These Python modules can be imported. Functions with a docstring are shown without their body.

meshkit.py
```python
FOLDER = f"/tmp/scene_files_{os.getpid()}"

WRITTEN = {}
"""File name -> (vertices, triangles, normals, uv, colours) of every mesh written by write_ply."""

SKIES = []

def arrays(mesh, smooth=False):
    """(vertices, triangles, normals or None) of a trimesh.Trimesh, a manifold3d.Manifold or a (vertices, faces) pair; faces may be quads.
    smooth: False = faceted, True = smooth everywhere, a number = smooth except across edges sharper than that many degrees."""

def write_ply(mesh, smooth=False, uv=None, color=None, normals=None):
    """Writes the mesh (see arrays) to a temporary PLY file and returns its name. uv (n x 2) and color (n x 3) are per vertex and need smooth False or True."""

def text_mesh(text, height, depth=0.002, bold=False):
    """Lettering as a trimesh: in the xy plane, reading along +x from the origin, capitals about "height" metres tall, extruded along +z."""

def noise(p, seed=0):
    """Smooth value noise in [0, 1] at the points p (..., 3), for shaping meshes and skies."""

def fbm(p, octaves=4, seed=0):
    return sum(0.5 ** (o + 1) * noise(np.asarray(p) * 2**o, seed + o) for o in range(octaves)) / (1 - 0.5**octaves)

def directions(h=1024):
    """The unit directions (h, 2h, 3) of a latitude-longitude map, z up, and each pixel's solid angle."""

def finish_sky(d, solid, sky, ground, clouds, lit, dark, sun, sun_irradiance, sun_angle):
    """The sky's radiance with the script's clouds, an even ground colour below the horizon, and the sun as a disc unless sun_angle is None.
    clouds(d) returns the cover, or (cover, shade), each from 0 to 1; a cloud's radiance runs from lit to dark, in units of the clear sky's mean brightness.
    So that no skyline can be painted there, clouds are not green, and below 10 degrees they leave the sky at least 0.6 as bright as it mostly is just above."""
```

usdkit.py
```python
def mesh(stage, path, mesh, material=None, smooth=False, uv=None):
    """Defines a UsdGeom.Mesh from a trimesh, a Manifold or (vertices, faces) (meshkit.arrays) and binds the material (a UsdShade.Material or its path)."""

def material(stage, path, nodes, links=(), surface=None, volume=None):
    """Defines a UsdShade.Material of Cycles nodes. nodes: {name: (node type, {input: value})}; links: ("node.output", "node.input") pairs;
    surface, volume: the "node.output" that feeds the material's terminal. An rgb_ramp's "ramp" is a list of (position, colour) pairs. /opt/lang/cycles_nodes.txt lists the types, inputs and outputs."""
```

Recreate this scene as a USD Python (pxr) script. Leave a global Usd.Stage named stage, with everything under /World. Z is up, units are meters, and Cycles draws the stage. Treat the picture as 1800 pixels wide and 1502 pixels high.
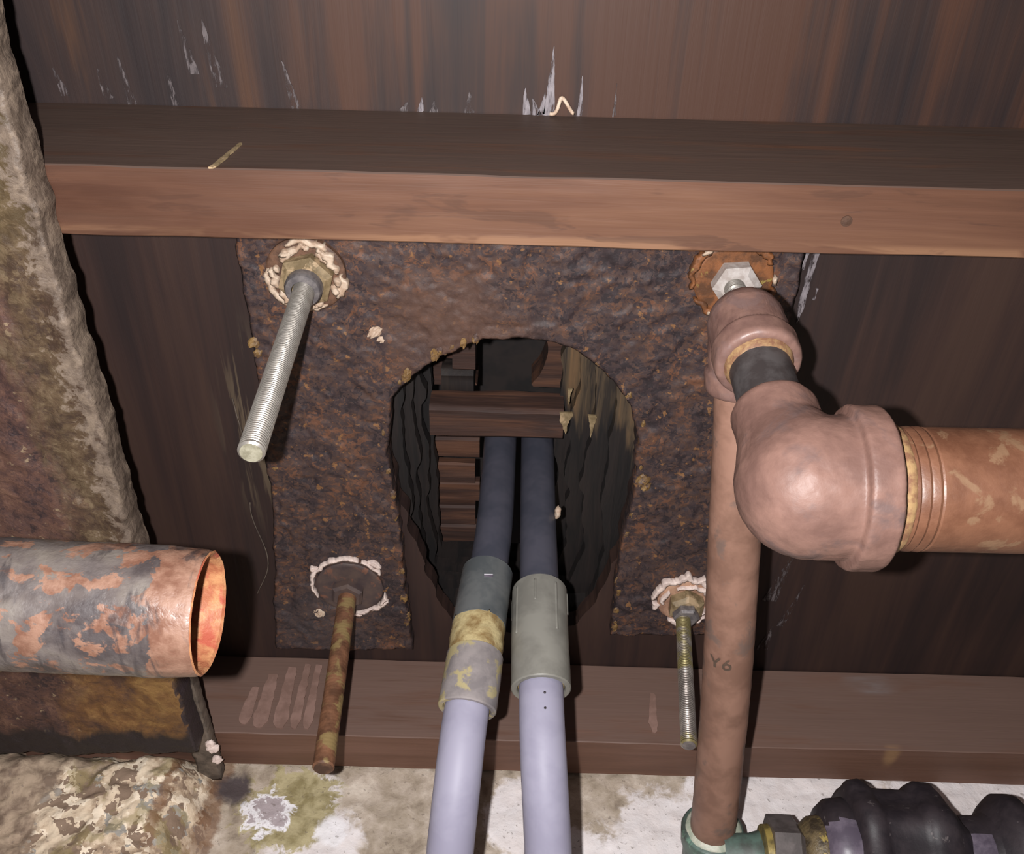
import math
import numpy as np
import trimesh
import manifold3d as m3
import usdkit
from meshkit import fbm, text_mesh
from scipy.spatial import Delaunay
from shapely import Polygon, Point, affinity, contains_xy, unary_union
from pxr import Usd, UsdGeom, UsdLux, Gf, Sdf, Vt, UsdShade

stage = Usd.Stage.CreateInMemory()
UsdGeom.SetStageUpAxis(stage, UsdGeom.Tokens.z)
UsdGeom.SetStageMetersPerUnit(stage, 1.0)
UsdGeom.Xform.Define(stage, '/World')
UsdGeom.Scope.Define(stage, '/World/Looks')

# ------------------------------------------------------------------ camera, light, exposure
PITCH, ROLL = math.radians(36.2), math.radians(1.5)
EYE = np.array([0.0, -0.55, 0.704])
fwd = np.array([0, math.cos(PITCH), -math.sin(PITCH)])
d0 = np.array([0, -math.sin(PITCH), -math.cos(PITCH)])
r0 = np.array([1.0, 0, 0])
right = math.cos(ROLL) * r0 - math.sin(ROLL) * d0
down = math.sin(ROLL) * r0 + math.cos(ROLL) * d0
cam = UsdGeom.Camera.Define(stage, '/World/camera')
M = np.eye(4)
M[0, :3], M[1, :3], M[2, :3], M[3, :3] = right, -down, -fwd, EYE
cam.AddTransformOp().Set(Gf.Matrix4d(*M.ravel().tolist()))
cam.CreateHorizontalApertureAttr(36.0)
cam.CreateVerticalApertureAttr(36.0 * 1502 / 1800)
cam.CreateFocalLengthAttr(36.0 * 1658 / 1800)
cam.CreateClippingRangeAttr(Gf.Vec2f(0.01, 50))
cam.CreateExposureAttr(0.0)

# the photograph is lit by the camera phone's flash, a small lamp a thumb's width left of the lens
flash = UsdLux.SphereLight.Define(stage, '/World/flash')
flash.AddTranslateOp().Set(Gf.Vec3d(*(EYE - 0.028 * right - 0.002 * down).tolist()))
flash.CreateRadiusAttr(0.004)
flash.CreateIntensityAttr(41000.0)
flash.CreateColorAttr(Gf.Vec3f(1.0, 0.985, 0.985))
dome = UsdLux.DomeLight.Define(stage, '/World/room_glow')
dome.CreateIntensityAttr(0.035)
dome.CreateColorAttr(Gf.Vec3f(1.0, 0.9, 0.9))


# ------------------------------------------------------------------ material graphs
class R(str):
    pass


def lin(c):
    c = np.asarray(c, float) / 255
    return np.where(c <= 0.04045, c / 12.92, ((c + 0.055) / 1.055) ** 2.4)


def A(r, g, b, k=1.6):
    """albedo of a surface seen as sRGB r, g, b under k times the reference flash light"""
    return tuple(np.clip(lin((r, g, b)) / k, 0.004, 0.9).tolist())


class G:
    def __init__(s):
        s.n, s.l, s.k = {}, [], 0

    def add(s, kind, out, **inp):
        s.k += 1
        name = f'n{s.k}'
        vals = {}
        for k, v in inp.items():
            if isinstance(v, R):
                s.l.append((str(v), f'{name}.{k}'))
            else:
                vals[k] = v
        s.n[name] = (kind, vals)
        return R(f'{name}.{out}')

    def pos(s):
        return s.add('geometry', 'position')

    def map(s, v, scale=(1, 1, 1), loc=(0, 0, 0), rot=(0, 0, 0)):
        return s.add('mapping', 'vector', vector=v, scale=scale, location=loc, rotation=rot)

    def noise(s, v, scale, detail=4.0, rough=0.55, dist=0.0, out='fac'):
        return s.add('noise_texture', out, vector=v, scale=float(scale), detail=float(detail), roughness=rough, distortion=dist)

    def vor(s, v, scale, out='distance', feature='f1'):
        return s.add('voronoi_texture', out, vector=v, scale=float(scale), feature=feature)

    def ramp(s, f, stops):
        return s.add('rgb_ramp', 'color', fac=f, ramp=stops)

    def mix(s, f, a, b, t='mix'):
        return s.add('mix', 'color', fac=f, color1=a, color2=b, mix_type=t)

    def m(s, op, a, b=0.5, c=0.0):
        return s.add('math', 'value', math_type=op, value1=a, value2=b, value3=c)

    def step(s, v, lo, hi):
        return s.add('map_range', 'result', value=v, from_min=float(lo), from_max=float(hi), to_min=0.0, to_max=1.0, clamp=True, range_type='smoothstep')

    def xyz(s, v):
        s.k += 1
        name = f'n{s.k}'
        s.n[name] = ('separate_xyz', {})
        s.l.append((str(v), f'{name}.vector'))
        return R(name + '.x'), R(name + '.y'), R(name + '.z')

    def blob(s, v, c, r, soft=0.6, jit=None, amt=0.0):
        """1 inside a patch around c, ragged by the value jit"""
        d = s.add('vector_math', 'value', math_type='distance', vector1=v, vector2=tuple(c))
        if jit is not None:
            d = s.m('multiply_add', s.m('subtract', jit, 0.5), amt, d)
        return s.m('subtract', 1.0, s.step(d, r * (1 - soft), r))

    def done(s, name, color, rough=0.6, metal=0.0, height=None, strength=0.5, distance=0.002, spec=0.5, **extra):
        kw = dict(base_color=color, roughness=rough, metallic=metal, specular_ior_level=spec, **extra)
        if height is not None:
            kw['normal'] = s.add('bump', 'normal', height=height, strength=strength, distance=distance)
        o = s.add('principled_bsdf', 'BSDF', **kw)
        return usdkit.material(stage, f'/World/Looks/{name}', s.n, s.l, surface=str(o))


def mat_wood(name, axis, cols, scale=1.0, rough=0.65, dust=None, spec=0.35, seed=0.0, bump=0.4, fine=0.23, extra=None, lohi=(0.38, 0.52, 0.66)):
    """streaky wood: axis = grain direction ('x' or 'z'), cols = dark, mid, light"""
    g = G()
    p = g.pos()
    lo, hi = 5.0 * scale, 70.0 * scale
    sc = (lo, hi, hi) if axis == 'x' else (hi, hi, lo)
    sc2 = (lo * 2, hi * 5, hi * 5) if axis == 'x' else (hi * 5, hi * 5, lo * 2)
    a = g.noise(g.map(p, sc, (seed, seed * 2, seed)), 1.0, 5, 0.6, 0.6)
    b = g.noise(g.map(p, sc2, (seed, 0, 3)), 1.0, 4, 0.6, 0.3)
    big = g.noise(g.map(p, (1, 1, 1), (seed, 1, 2)), 9.0, 3, 0.5)
    f = g.m('add', g.m('multiply', a, 0.85 - fine), g.m('multiply', b, fine))
    f = g.m('add', f, g.m('multiply', big, 0.25))
    c = g.ramp(f, list(zip(lohi, cols)))
    if extra is not None:
        c = extra(g, p, c, a, b)
    if dust is not None:
        nx, ny, nz = g.xyz(g.add('geometry', 'true_normal'))
        dn = g.noise(g.map(p, (8, 60, 60)), 1.0, 4, 0.6, 0.5)
        up = g.m('multiply', g.step(nz, 0.3, 0.8), g.step(dn, 0.22, 0.50))
        c = g.mix(up, c, dust)
    h = g.m('add', g.m('multiply', b, 0.7), g.m('multiply', a, 0.5))
    return g.done(name, c, rough, height=h, strength=bump, distance=0.0015, spec=spec)


def mat_rust(name, cols, scale=1.0, rough=0.7, bump=0.6, distance=0.002, spec=0.4, speck=None, extra=None, chips=0.12):
    """blotchy rusted metal: cols = list of ramp colours, dark to light"""
    g = G()
    p = g.pos()
    a = g.noise(p, 38 * scale, 6, 0.68, 0.4)
    b = g.noise(g.map(p, (1, 1, 1), (3, 1, 7)), 120 * scale, 5, 0.65, 0.3)
    v = g.vor(g.mix(0.06, p, g.noise(p, 90 * scale, 3, out='color')), 190 * scale, 'color')
    vx, vy, vz = g.xyz(v)
    f = g.m('add', g.m('multiply', a, 0.62), g.m('multiply', b, 0.28))
    f = g.m('add', f, g.m('multiply', g.m('subtract', vx, 0.5), chips))
    n = len(cols)
    c = g.ramp(f, [(0.33 + 0.26 * i / (n - 1), cols[i]) for i in range(n)])
    if speck is not None:
        sp = g.step(g.noise(g.map(p, (1, 1, 1), (11, 5, 2)), 150 * scale, 3, 0.6), 0.64, 0.70)
        c = g.mix(g.m('multiply', sp, 0.8), c, speck)
    if extra is not None:
        c = extra(g, p, c, a, b)
    h = g.m('add', g.m('multiply', a, 0.4), g.m('multiply', b, 0.6))
    return g.done(name, c, rough, height=h, strength=bump, distance=distance, spec=spec)


# plywood sheathing, dark with red-brown streaks up the grain
def ply_extra(g, p, c, a, b):
    """below the upper beam the sheet is damp-stained: duller and greyer; pale worn wisps near the column"""
    x, y, z = g.xyz(p)
    big = g.noise(g.map(p, (14, 14, 4), (2, 2, 5)), 1.0, 3, 0.5, 0.4)
    damp = g.m('subtract', 1.0, g.step(z, 0.485, 0.515))
    c = g.mix(g.m('multiply', damp, 0.88), c, g.ramp(g.m('add', g.m('multiply', a, 0.7), g.m('multiply', big, 0.3)), [(0.40, A(44, 33, 32, 1.15)), (0.5, A(54, 39, 36, 1.15)), (0.60, A(63, 46, 40, 1.15))]))
    grey = g.m('multiply', g.m('subtract', 1.0, g.step(x, -0.20, -0.08)), g.step(z, 0.5, 0.53))
    c = g.mix(g.m('multiply', grey, 0.75), c, g.ramp(a, [(0.38, A(46, 37, 39, 1.9)), (0.52, A(60, 48, 47, 1.9)), (0.64, A(98, 68, 48, 1.9))]))
    wisp = g.m('multiply', g.blob(g.map(p, (1, 1, 0.3)), (-0.186, 0.0, 0.3 * 0.29), 0.034, 0.75), g.step(g.noise(g.map(p, (160, 160, 9), (3, 3, 3)), 1.0, 3, 0.6, 0.6), 0.50, 0.60))
    return g.mix(g.m('multiply', wisp, 0.75), c, A(94, 80, 64, 1.05))


PLY = mat_wood('dark_plywood', 'z', [A(52, 39, 40, 2.4), A(71, 49, 43, 2.4), A(98, 62, 45, 2.4)], 0.45, 0.6, seed=1.3, fine=0.16, lohi=(0.41, 0.50, 0.60), bump=0.25, extra=ply_extra)
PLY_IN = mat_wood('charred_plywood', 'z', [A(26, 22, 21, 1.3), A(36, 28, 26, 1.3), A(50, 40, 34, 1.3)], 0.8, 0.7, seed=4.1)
LATH = mat_wood('brown_lath', 'x', [A(38, 27, 24, 0.85), A(56, 38, 32, 0.85), A(84, 56, 42, 0.85)], 1.2, 0.7, seed=2.2, fine=0.15)


def beam_extra(g, p, c, a, b):
    x, y, z = g.xyz(p)
    j = g.noise(g.map(p, (9, 40, 40), (5, 1, 2)), 1.0, 4, 0.6, 0.5)
    raw = g.m('multiply', g.m('subtract', 1.0, g.step(z, 0.4925, 0.4965)), g.step(j, 0.46, 0.54))
    c = g.mix(g.m('multiply', raw, 0.7), c, A(190, 142, 108, 2.35))
    st = g.m('multiply', g.step(g.noise(g.map(p, (16, 40, 90), (1, 3, 2)), 1.0, 4, 0.6, 0.6), 0.56, 0.64), 0.5)
    c = g.mix(st, c, A(104, 72, 58, 2.35))
    lf = g.m('multiply', g.m('subtract', 1.0, g.step(x, -0.24, -0.02)), g.step(g.m('add', a, g.m('multiply', j, 0.5)), 0.55, 0.85))
    return g.mix(lf, c, A(96, 60, 44, 2.1))


def beam2_extra(g, p, c, a, b):
    x, y, z = g.xyz(p)
    j = g.noise(g.map(p, (30, 60, 30), (5, 1, 2)), 1.0, 4, 0.6, 0.5)
    c = g.mix(g.m('multiply', g.blob(g.map(p, (1, 1.5, 1)), (0.318, -0.018, 0.043), 0.032, 0.7, j, 0.02), 0.9), c, A(108, 98, 96, 0.72))
    c = g.mix(g.m('multiply', g.blob(g.map(p, (1.6, 0.6, 0.6)), (1.6 * 0.318, -0.045, 0.024), 0.014, 0.7, j, 0.01), 0.7), c, A(134, 104, 74, 0.72))
    return c


BEAM = mat_wood('red_brown_timber', 'x', [A(112, 75, 56, 2.6), A(138, 94, 72, 2.6), A(156, 110, 84, 2.6)], 0.6, 0.6,
                dust=A(70, 55, 48, 0.85), seed=3.1, fine=0.16, bump=0.3, extra=beam_extra)
BEAM2 = mat_wood('grey_brown_timber', 'x', [A(74, 53, 44, 0.66), A(92, 66, 54, 0.76), A(106, 78, 66, 0.84)], 0.6, 0.6,
                 dust=A(104, 82, 73, 0.85), seed=5.7, fine=0.16, bump=0.3, extra=beam2_extra)


def mat_ply_edge():
    g = G()
    p = g.pos()
    x, y, z = g.xyz(p)
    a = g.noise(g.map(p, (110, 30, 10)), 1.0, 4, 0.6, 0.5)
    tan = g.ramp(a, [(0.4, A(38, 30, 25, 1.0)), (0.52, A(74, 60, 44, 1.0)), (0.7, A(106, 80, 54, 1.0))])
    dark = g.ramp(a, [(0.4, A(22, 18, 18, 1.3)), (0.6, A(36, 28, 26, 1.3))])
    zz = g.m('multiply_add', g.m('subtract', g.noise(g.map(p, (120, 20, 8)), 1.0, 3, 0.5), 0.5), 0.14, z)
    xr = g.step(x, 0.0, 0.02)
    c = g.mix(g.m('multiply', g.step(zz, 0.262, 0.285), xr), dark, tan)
    return g.done('split_plywood_edge', c, 0.65, height=a, strength=0.5, distance=0.002)


PLY_EDGE = mat_ply_edge()


def plate_extra(g, p, c, a, b):
    x, y, z = g.xyz(p)
    # paler brown bloom above the arch and orange scale along the top and left
    n = g.noise(g.map(p, (1, 1, 1), (2, 9, 4)), 30, 4, 0.6)
    bl = g.blob(p, (-0.035, -0.012, 0.392), 0.06, 0.8, n, 0.09)
    c = g.mix(g.m('multiply', bl, 0.75), c, g.mix(b, A(84, 60, 50), A(128, 94, 78)))
    gr = g.blob(p, (-0.155, -0.012, 0.10), 0.06, 0.7, n, 0.06)
    c = g.mix(g.m('multiply', gr, 0.4), c, A(88, 80, 82))
    # flaking ochre along the cut edge of the arch
    d = g.add('vector_math', 'value', math_type='distance', vector1=g.map(p, (1, 1, 0.85)), vector2=(0.001, -0.012, 0.85 * 0.292))
    return c


PLATE = mat_rust('dark_rusted_plate', [A(52, 42, 45), A(68, 54, 56), A(82, 64, 61), A(95, 70, 60), A(122, 82, 62)], 0.9, 0.62, 0.55, 0.0022, chips=0.20,
                 speck=A(158, 112, 70), extra=plate_extra)


def column_extra(g, p, c, a, b):
    x, y, z = g.xyz(p)
    cell = g.vor(g.mix(0.05, g.map(p, (1, 1, 0.6)), g.noise(p, 70, 3, out='color')), 120, 'color')
    cr, _, _ = g.xyz(cell)
    b = g.m('multiply_add', g.m('subtract', cr, 0.5), 0.16, b)
    n = g.noise(g.map(p, (26, 26, 12), (1, 4, 4)), 1.0, 5, 0.62, 0.6)
    s = g.m('multiply_add', g.m('subtract', n, 0.5), 0.11, x)
    # olive-brown belt beside the grey, crusted edge
    ol = g.m('multiply', g.step(s, -0.285, -0.262), 0.85)
    c = g.mix(ol, c, g.ramp(b, [(0.36, A(90, 70, 54, 2.3)), (0.5, A(120, 98, 72, 2.3)), (0.64, A(150, 128, 98, 2.3))]))
    up = g.m('multiply', g.step(g.m('multiply_add', g.m('subtract', n, 0.5), 0.14, z), 0.47, 0.51), 0.7)
    c = g.mix(up, c, g.ramp(b, [(0.4, A(104, 86, 56, 2.0)), (0.62, A(140, 118, 86, 2.0))]))
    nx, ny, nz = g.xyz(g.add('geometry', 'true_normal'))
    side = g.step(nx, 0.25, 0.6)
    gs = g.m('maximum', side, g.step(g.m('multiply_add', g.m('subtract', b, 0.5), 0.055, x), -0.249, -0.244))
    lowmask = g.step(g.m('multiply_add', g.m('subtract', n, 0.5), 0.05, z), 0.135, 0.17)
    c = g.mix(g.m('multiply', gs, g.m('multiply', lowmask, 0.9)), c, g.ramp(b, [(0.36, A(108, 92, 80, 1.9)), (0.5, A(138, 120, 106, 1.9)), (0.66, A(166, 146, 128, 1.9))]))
    # ochre foot below the pipe, black scale at the very bottom and down the side
    oc = g.m('multiply', g.m('subtract', 1.0, g.step(z, 0.17, 0.21)), g.step(s, -0.325, -0.295))
    c = g.mix(g.m('multiply', oc, 0.8), c, g.ramp(a, [(0.36, A(84, 58, 44, 1.2)), (0.5, A(126, 88, 48, 1.2)), (0.62, A(160, 122, 70, 1.2))]))
    bl = g.m('subtract', 1.0, g.step(g.m('multiply_add', g.m('subtract', n, 0.5), 0.05, z), 0.086, 0.098))
    c = g.mix(bl, c, A(44, 36, 36, 1.2))
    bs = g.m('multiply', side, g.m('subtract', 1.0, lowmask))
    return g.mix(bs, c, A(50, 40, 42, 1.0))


COLUMN = mat_rust('crusted_rusty_column', [A(70, 54, 56, 2.0), A(104, 76, 70, 2.0), A(122, 88, 76, 2.0), A(142, 106, 88, 2.0)], 0.9, 0.6, 0.85, 0.003,
                  speck=A(196, 170, 136, 2.0), extra=column_extra)


def mat_concrete():
    g = G()
    p = g.pos()
    n1 = g.noise(p, 22, 6, 0.62, 0.5)
    n2 = g.noise(g.map(p, (1, 1, 1), (5, 2, 1)), 75, 5, 0.6, 0.3)
    n3 = g.noise(g.map(p, (1, 1, 1), (8, 6, 3)), 260, 3, 0.6)
    j = g.noise(g.map(p, (1, 1, 1), (2, 2, 2)), 60, 6, 0.66, 0.4)
    K = 0.78
    f = g.m('add', g.m('multiply', n1, 0.55), g.m('multiply', n2, 0.45))
    c = g.ramp(f, [(0.34, A(112, 98, 86, K)), (0.46, A(152, 138, 122, K)), (0.56, A(172, 158, 144, K)), (0.68, A(198, 186, 172, K))])
    # whitewash patches, ragged
    W = A(224, 214, 216, K)
    for (cx, cy, r) in [(0.245, -0.105, 0.10), (0.145, -0.150, 0.07), (0.012, -0.125, 0.032), (-0.150, -0.150, 0.045), (-0.155, -0.105, 0.026), (0.40, -0.10, 0.09), (0.06, -0.17, 0.05), (0.01, -0.1, 0.02)]:
        c = g.mix(g.m('multiply', g.blob(p, (cx, cy, 0), r, 0.25, j, r * 1.1), 0.9), c, g.mix(n2, W, A(206, 194, 190, K)))
    # olive stain ringed with white in front of the rusty bolt
    c = g.mix(g.blob(p, (-0.172, -0.118, 0), 0.044, 0.2, j, 0.085), c, g.ramp(n2, [(0.4, A(130, 118, 84, K)), (0.6, A(164, 152, 118, K))]))
    c = g.mix(g.blob(p, (-0.190, -0.120, 0), 0.021, 0.2, j, 0.055), c, W)
    c = g.mix(g.blob(p, (-0.190, -0.120, 0), 0.015, 0.2, j, 0.055), c, A(160, 148, 150, K))
    c = g.mix(g.m('multiply', g.blob(p, (-0.135, -0.135, 0), 0.016, 0.4, j, 0.03), 0.9), c, W)
    # crusty lump at the foot of the column: cream, brown and grey
    x, y, z = g.xyz(p)
    lump = g.m('subtract', 1.0, g.step(g.m('multiply_add', g.m('subtract', j, 0.5), 0.02, x), -0.240, -0.222))
    lc = g.ramp(g.m('add', g.m('multiply', n1, 0.45), g.m('multiply', n2, 0.62)), [(0.38, A(118, 100, 86, 0.8)), (0.46, A(160, 138, 116, 0.8)), (0.53, A(196, 176, 152, 0.8)), (0.66, A(214, 196, 172, 0.8))])
    cell = g.vor(g.mix(0.06, p, g.noise(p, 55, 4, out='color')), 85, 'color')
    ca, cb, cc = g.xyz(cell)
    lc = g.mix(g.step(ca, 0.72, 0.74), lc, A(126, 106, 90, 0.8))
    lc = g.mix(g.step(cb, 0.80, 0.82), lc, A(150, 144, 136, 0.8))
    lc = g.mix(g.step(cc, 0.78, 0.80), lc, A(222, 204, 182, 0.8))
    lc = g.mix(g.m('multiply', g.step(g.noise(p, 34, 4), 0.56, 0.62), 0.6), lc, A(150, 134, 92, 0.95))
    lc = g.mix(g.m('subtract', 1.0, g.step(g.m('multiply_add', g.m('subtract', n1, 0.5), 0.16, x), -0.345, -0.325)), lc, g.ramp(n2, [(0.4, A(112, 94, 80, 0.8)), (0.6, A(160, 140, 120, 0.8))]))
    c = g.mix(lump, c, lc)
    # rust runs down the lump
    for (cx, w) in [(-0.262, 0.006), (-0.2335, 0.010)]:
        dx = g.m('absolute', g.m('subtract', g.m('multiply_add', g.m('subtract', j, 0.5), 0.025, x), cx), 0.0)
        run = g.m('multiply', g.m('subtract', 1.0, g.step(dx, w * 0.4, w)), g.step(y, -0.19, -0.15))
        c = g.mix(g.m('multiply', run, 0.75), c, A(120, 84, 58, 1.0))
    c = g.mix(g.blob(p, (-0.222, -0.102, 0.0), 0.018, 0.5, j, 0.02), c, A(76, 66, 66, 0.9))
    # dark pits
    c = g.mix(g.m('multiply', g.step(n3, 0.63, 0.69), 0.5), c, A(96, 84, 76, K))
    h = g.m('add', g.m('multiply', n2, 0.6), g.m('multiply', n3, 0.3))
    return g.done('stained_concrete', c, 0.75, height=h, strength=0.6, distance=0.003, spec=0.3)


CONCRETE = mat_concrete()


def mat_simple(name, c1, c2, scale=120, rough=0.5, metal=0.0, bump=0.25, distance=0.0006, spec=0.5, lo=0.4, hi=0.6, c3=None, t3=(0.6, 0.66), s3=60, **kw):
    g = G()
    p = g.pos()
    a = g.noise(p, scale, 5, 0.6, 0.2)
    c = g.ramp(a, [(lo, c1), (hi, c2)])
    if c3 is not None:
        c = g.mix(g.step(g.noise(g.map(p, (1, 1, 1), (4, 8, 2)), s3, 5, 0.6, 0.4), *t3), c, c3)
    fine = g.noise(p, scale * 5, 3, 0.6)
    return g.done(name, c, rough, metal, height=g.m('add', g.m('multiply', a, 0.6), g.m('multiply', fine, 0.4)), strength=bump, distance=distance, spec=spec, **kw)


K2 = 3.1
IRON = mat_simple('cast_iron_fitting', A(164, 124, 112, K2), A(192, 147, 132, K2), 45, 0.50, bump=0.45, distance=0.0012, spec=0.28,
                  c3=A(156, 126, 120, K2), t3=(0.55, 0.68), s3=35)
IRON_SMALL = mat_simple('cast_iron_small', A(128, 96, 88, 1.7), A(156, 120, 108, 1.7), 60, 0.45, bump=0.3, distance=0.001, c3=A(140, 112, 106, 1.7), t3=(0.5, 0.7))
PIPE_R = mat_simple('orange_rust_pipe', A(150, 98, 72, K2), A(178, 122, 92, K2), 55, 0.45, bump=0.4, distance=0.0012, c3=A(190, 146, 112, K2), t3=(0.57, 0.66), s3=80)
PIPE_V = mat_simple('brown_rust_pipe', A(138, 102, 86, 1.5), A(164, 124, 106, 1.5), 40, 0.5, bump=0.25, distance=0.001, c3=A(128, 104, 94, 1.5), t3=(0.56, 0.66), s3=45)
NIPPLE = mat_simple('black_nipple_steel', A(72, 66, 66, 2.1), A(100, 95, 95, 2.1), 70, 0.45)
DOPE = mat_simple('thread_sealant_cream', A(176, 126, 96, 2.6), A(226, 184, 130, 2.6), 200, 0.5)


def mat_left_pipe():
    g = G()
    p = g.pos()
    x, y, z = g.xyz(p)
    a = g.noise(p, 42, 5, 0.6, 0.3)
    b = g.noise(g.map(p, (1, 1, 1), (6, 1, 3)), 130, 4, 0.6)
    grey = g.ramp(a, [(0.36, A(102, 92, 92, K2)), (0.5, A(140, 128, 124, K2)), (0.64, A(164, 152, 142, K2))])
    o = g.m('add', g.noise(g.map(p, (1, 1.2, 1.2), (9, 2, 5)), 78, 5, 0.62, 0.4), g.m('multiply', g.step(x, -0.24, -0.125), 0.10))
    edge = g.m('multiply', g.step(x, -0.145, -0.132), 0.25)
    o = g.m('add', o, edge)
    rustc = g.ramp(b, [(0.38, A(164, 114, 92, K2)), (0.6, A(200, 150, 124, K2))])
    c = g.mix(g.m('multiply', g.step(o, 0.585, 0.625), 0.9), grey, rustc)
    pit = g.step(g.noise(g.map(p, (110, 45, 24), (1, 1, 1)), 1.0, 4, 0.6, 0.5), 0.54, 0.66)
    c = g.mix(g.m('multiply', pit, 0.75), c, A(84, 76, 78, K2))
    return g.done('scabbed_grey_pipe', c, g.ramp(b, [(0.38, (0.26,) * 3), (0.58, (0.6,) * 3)]), height=g.m('add', g.m('multiply', a, 0.6), g.m('multiply', b, 0.5)), strength=0.8, distance=0.0018, spec=0.42)


PIPE_L = mat_left_pipe()
PIPE_L_CUT = mat_simple('fresh_rust_cut', A(190, 116, 82, 2.1), A(222, 160, 112, 2.1), 150, 0.55, bump=0.6, distance=0.001, c3=A(206, 104, 80, 2.4), t3=(0.5, 0.6), spec=0.3)
STEEL = mat_simple('galvanised_rod', A(190, 182, 172, 1.6), A(214, 206, 196, 1.6), 160, 0.34, metal=0.7, bump=0.25, distance=0.0004)
STEEL_END = mat_simple('sawn_rod_end', A(170, 164, 140, 1.9), A(206, 200, 176, 1.9), 300, 0.5, metal=0.2)
NUT = mat_simple('grey_steel_nut', A(120, 114, 116, 1.5), A(160, 152, 150, 1.5), 140, 0.4, metal=0.4)
ROD_RUST = mat_simple('rusted_rod', A(100, 68, 50, 1.25), A(144, 100, 74, 1.25), 60, 0.5, bump=0.5, distance=0.001, c3=A(150, 126, 84, 1.25), t3=(0.5, 0.6), s3=50)
ROD_GREY = mat_simple('tarnished_rod', A(136, 126, 120, 1.1), A(170, 160, 152, 1.1), 120, 0.36, metal=0.6, c3=A(150, 138, 96, 1.1), t3=(0.52, 0.62), s3=36)
WASHER_BROWN = mat_simple('brown_washer', A(84, 58, 44, 1.6), A(128, 92, 70, 1.6), 110, 0.6, bump=0.5, distance=0.001)
WASHER_ORANGE = mat_simple('orange_rust_washer', A(104, 66, 40, 1.7), A(160, 100, 58, 1.7), 110, 0.6, bump=0.5, distance=0.001, c3=A(176, 152, 78, 1.7), t3=(0.62, 0.68), s3=90)
WASHER_DARK = mat_simple('dark_washer', A(62, 50, 50, 0.95), A(80, 64, 58, 0.95), 60, 0.65, c3=A(104, 70, 56, 0.95), t3=(0.58, 0.66))
WASHER_PALE = mat_simple('pale_washer', A(150, 112, 92, 1.2), A(190, 150, 124, 1.2), 100, 0.6)
PUTTY = mat_simple('tan_putty_nut', A(132, 112, 80, 1.6), A(176, 152, 116, 1.6), 100, 0.55, bump=0.4, distance=0.001, c3=A(206, 176, 138, 1.6), t3=(0.54, 0.62), s3=70)
WHITE_NUT = mat_simple('white_painted_nut', A(206, 192, 184, 1.8), A(236, 226, 220, 1.8), 150, 0.4)
FLAKE = mat_simple('cream_paint_flake', A(200, 168, 142, 1.6), A(236, 212, 188, 1.6), 160, 0.6)
FLAKE_LOW = mat_simple('white_paint_flake', A(200, 180, 172, 1.0), A(226, 206, 196, 1.0), 160, 0.6)


def mat_film(name, c1, c2, cut):
    g = G()
    p = g.pos()
    a = g.noise(g.map(p, (420, 420, 110)), 1.0, 4, 0.65, 0.4)
    o = g.done(name, g.ramp(a, [(0.4, c1), (0.65, c2)]), 0.65, alpha=g.step(a, cut, cut + 0.16))
    return o


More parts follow.
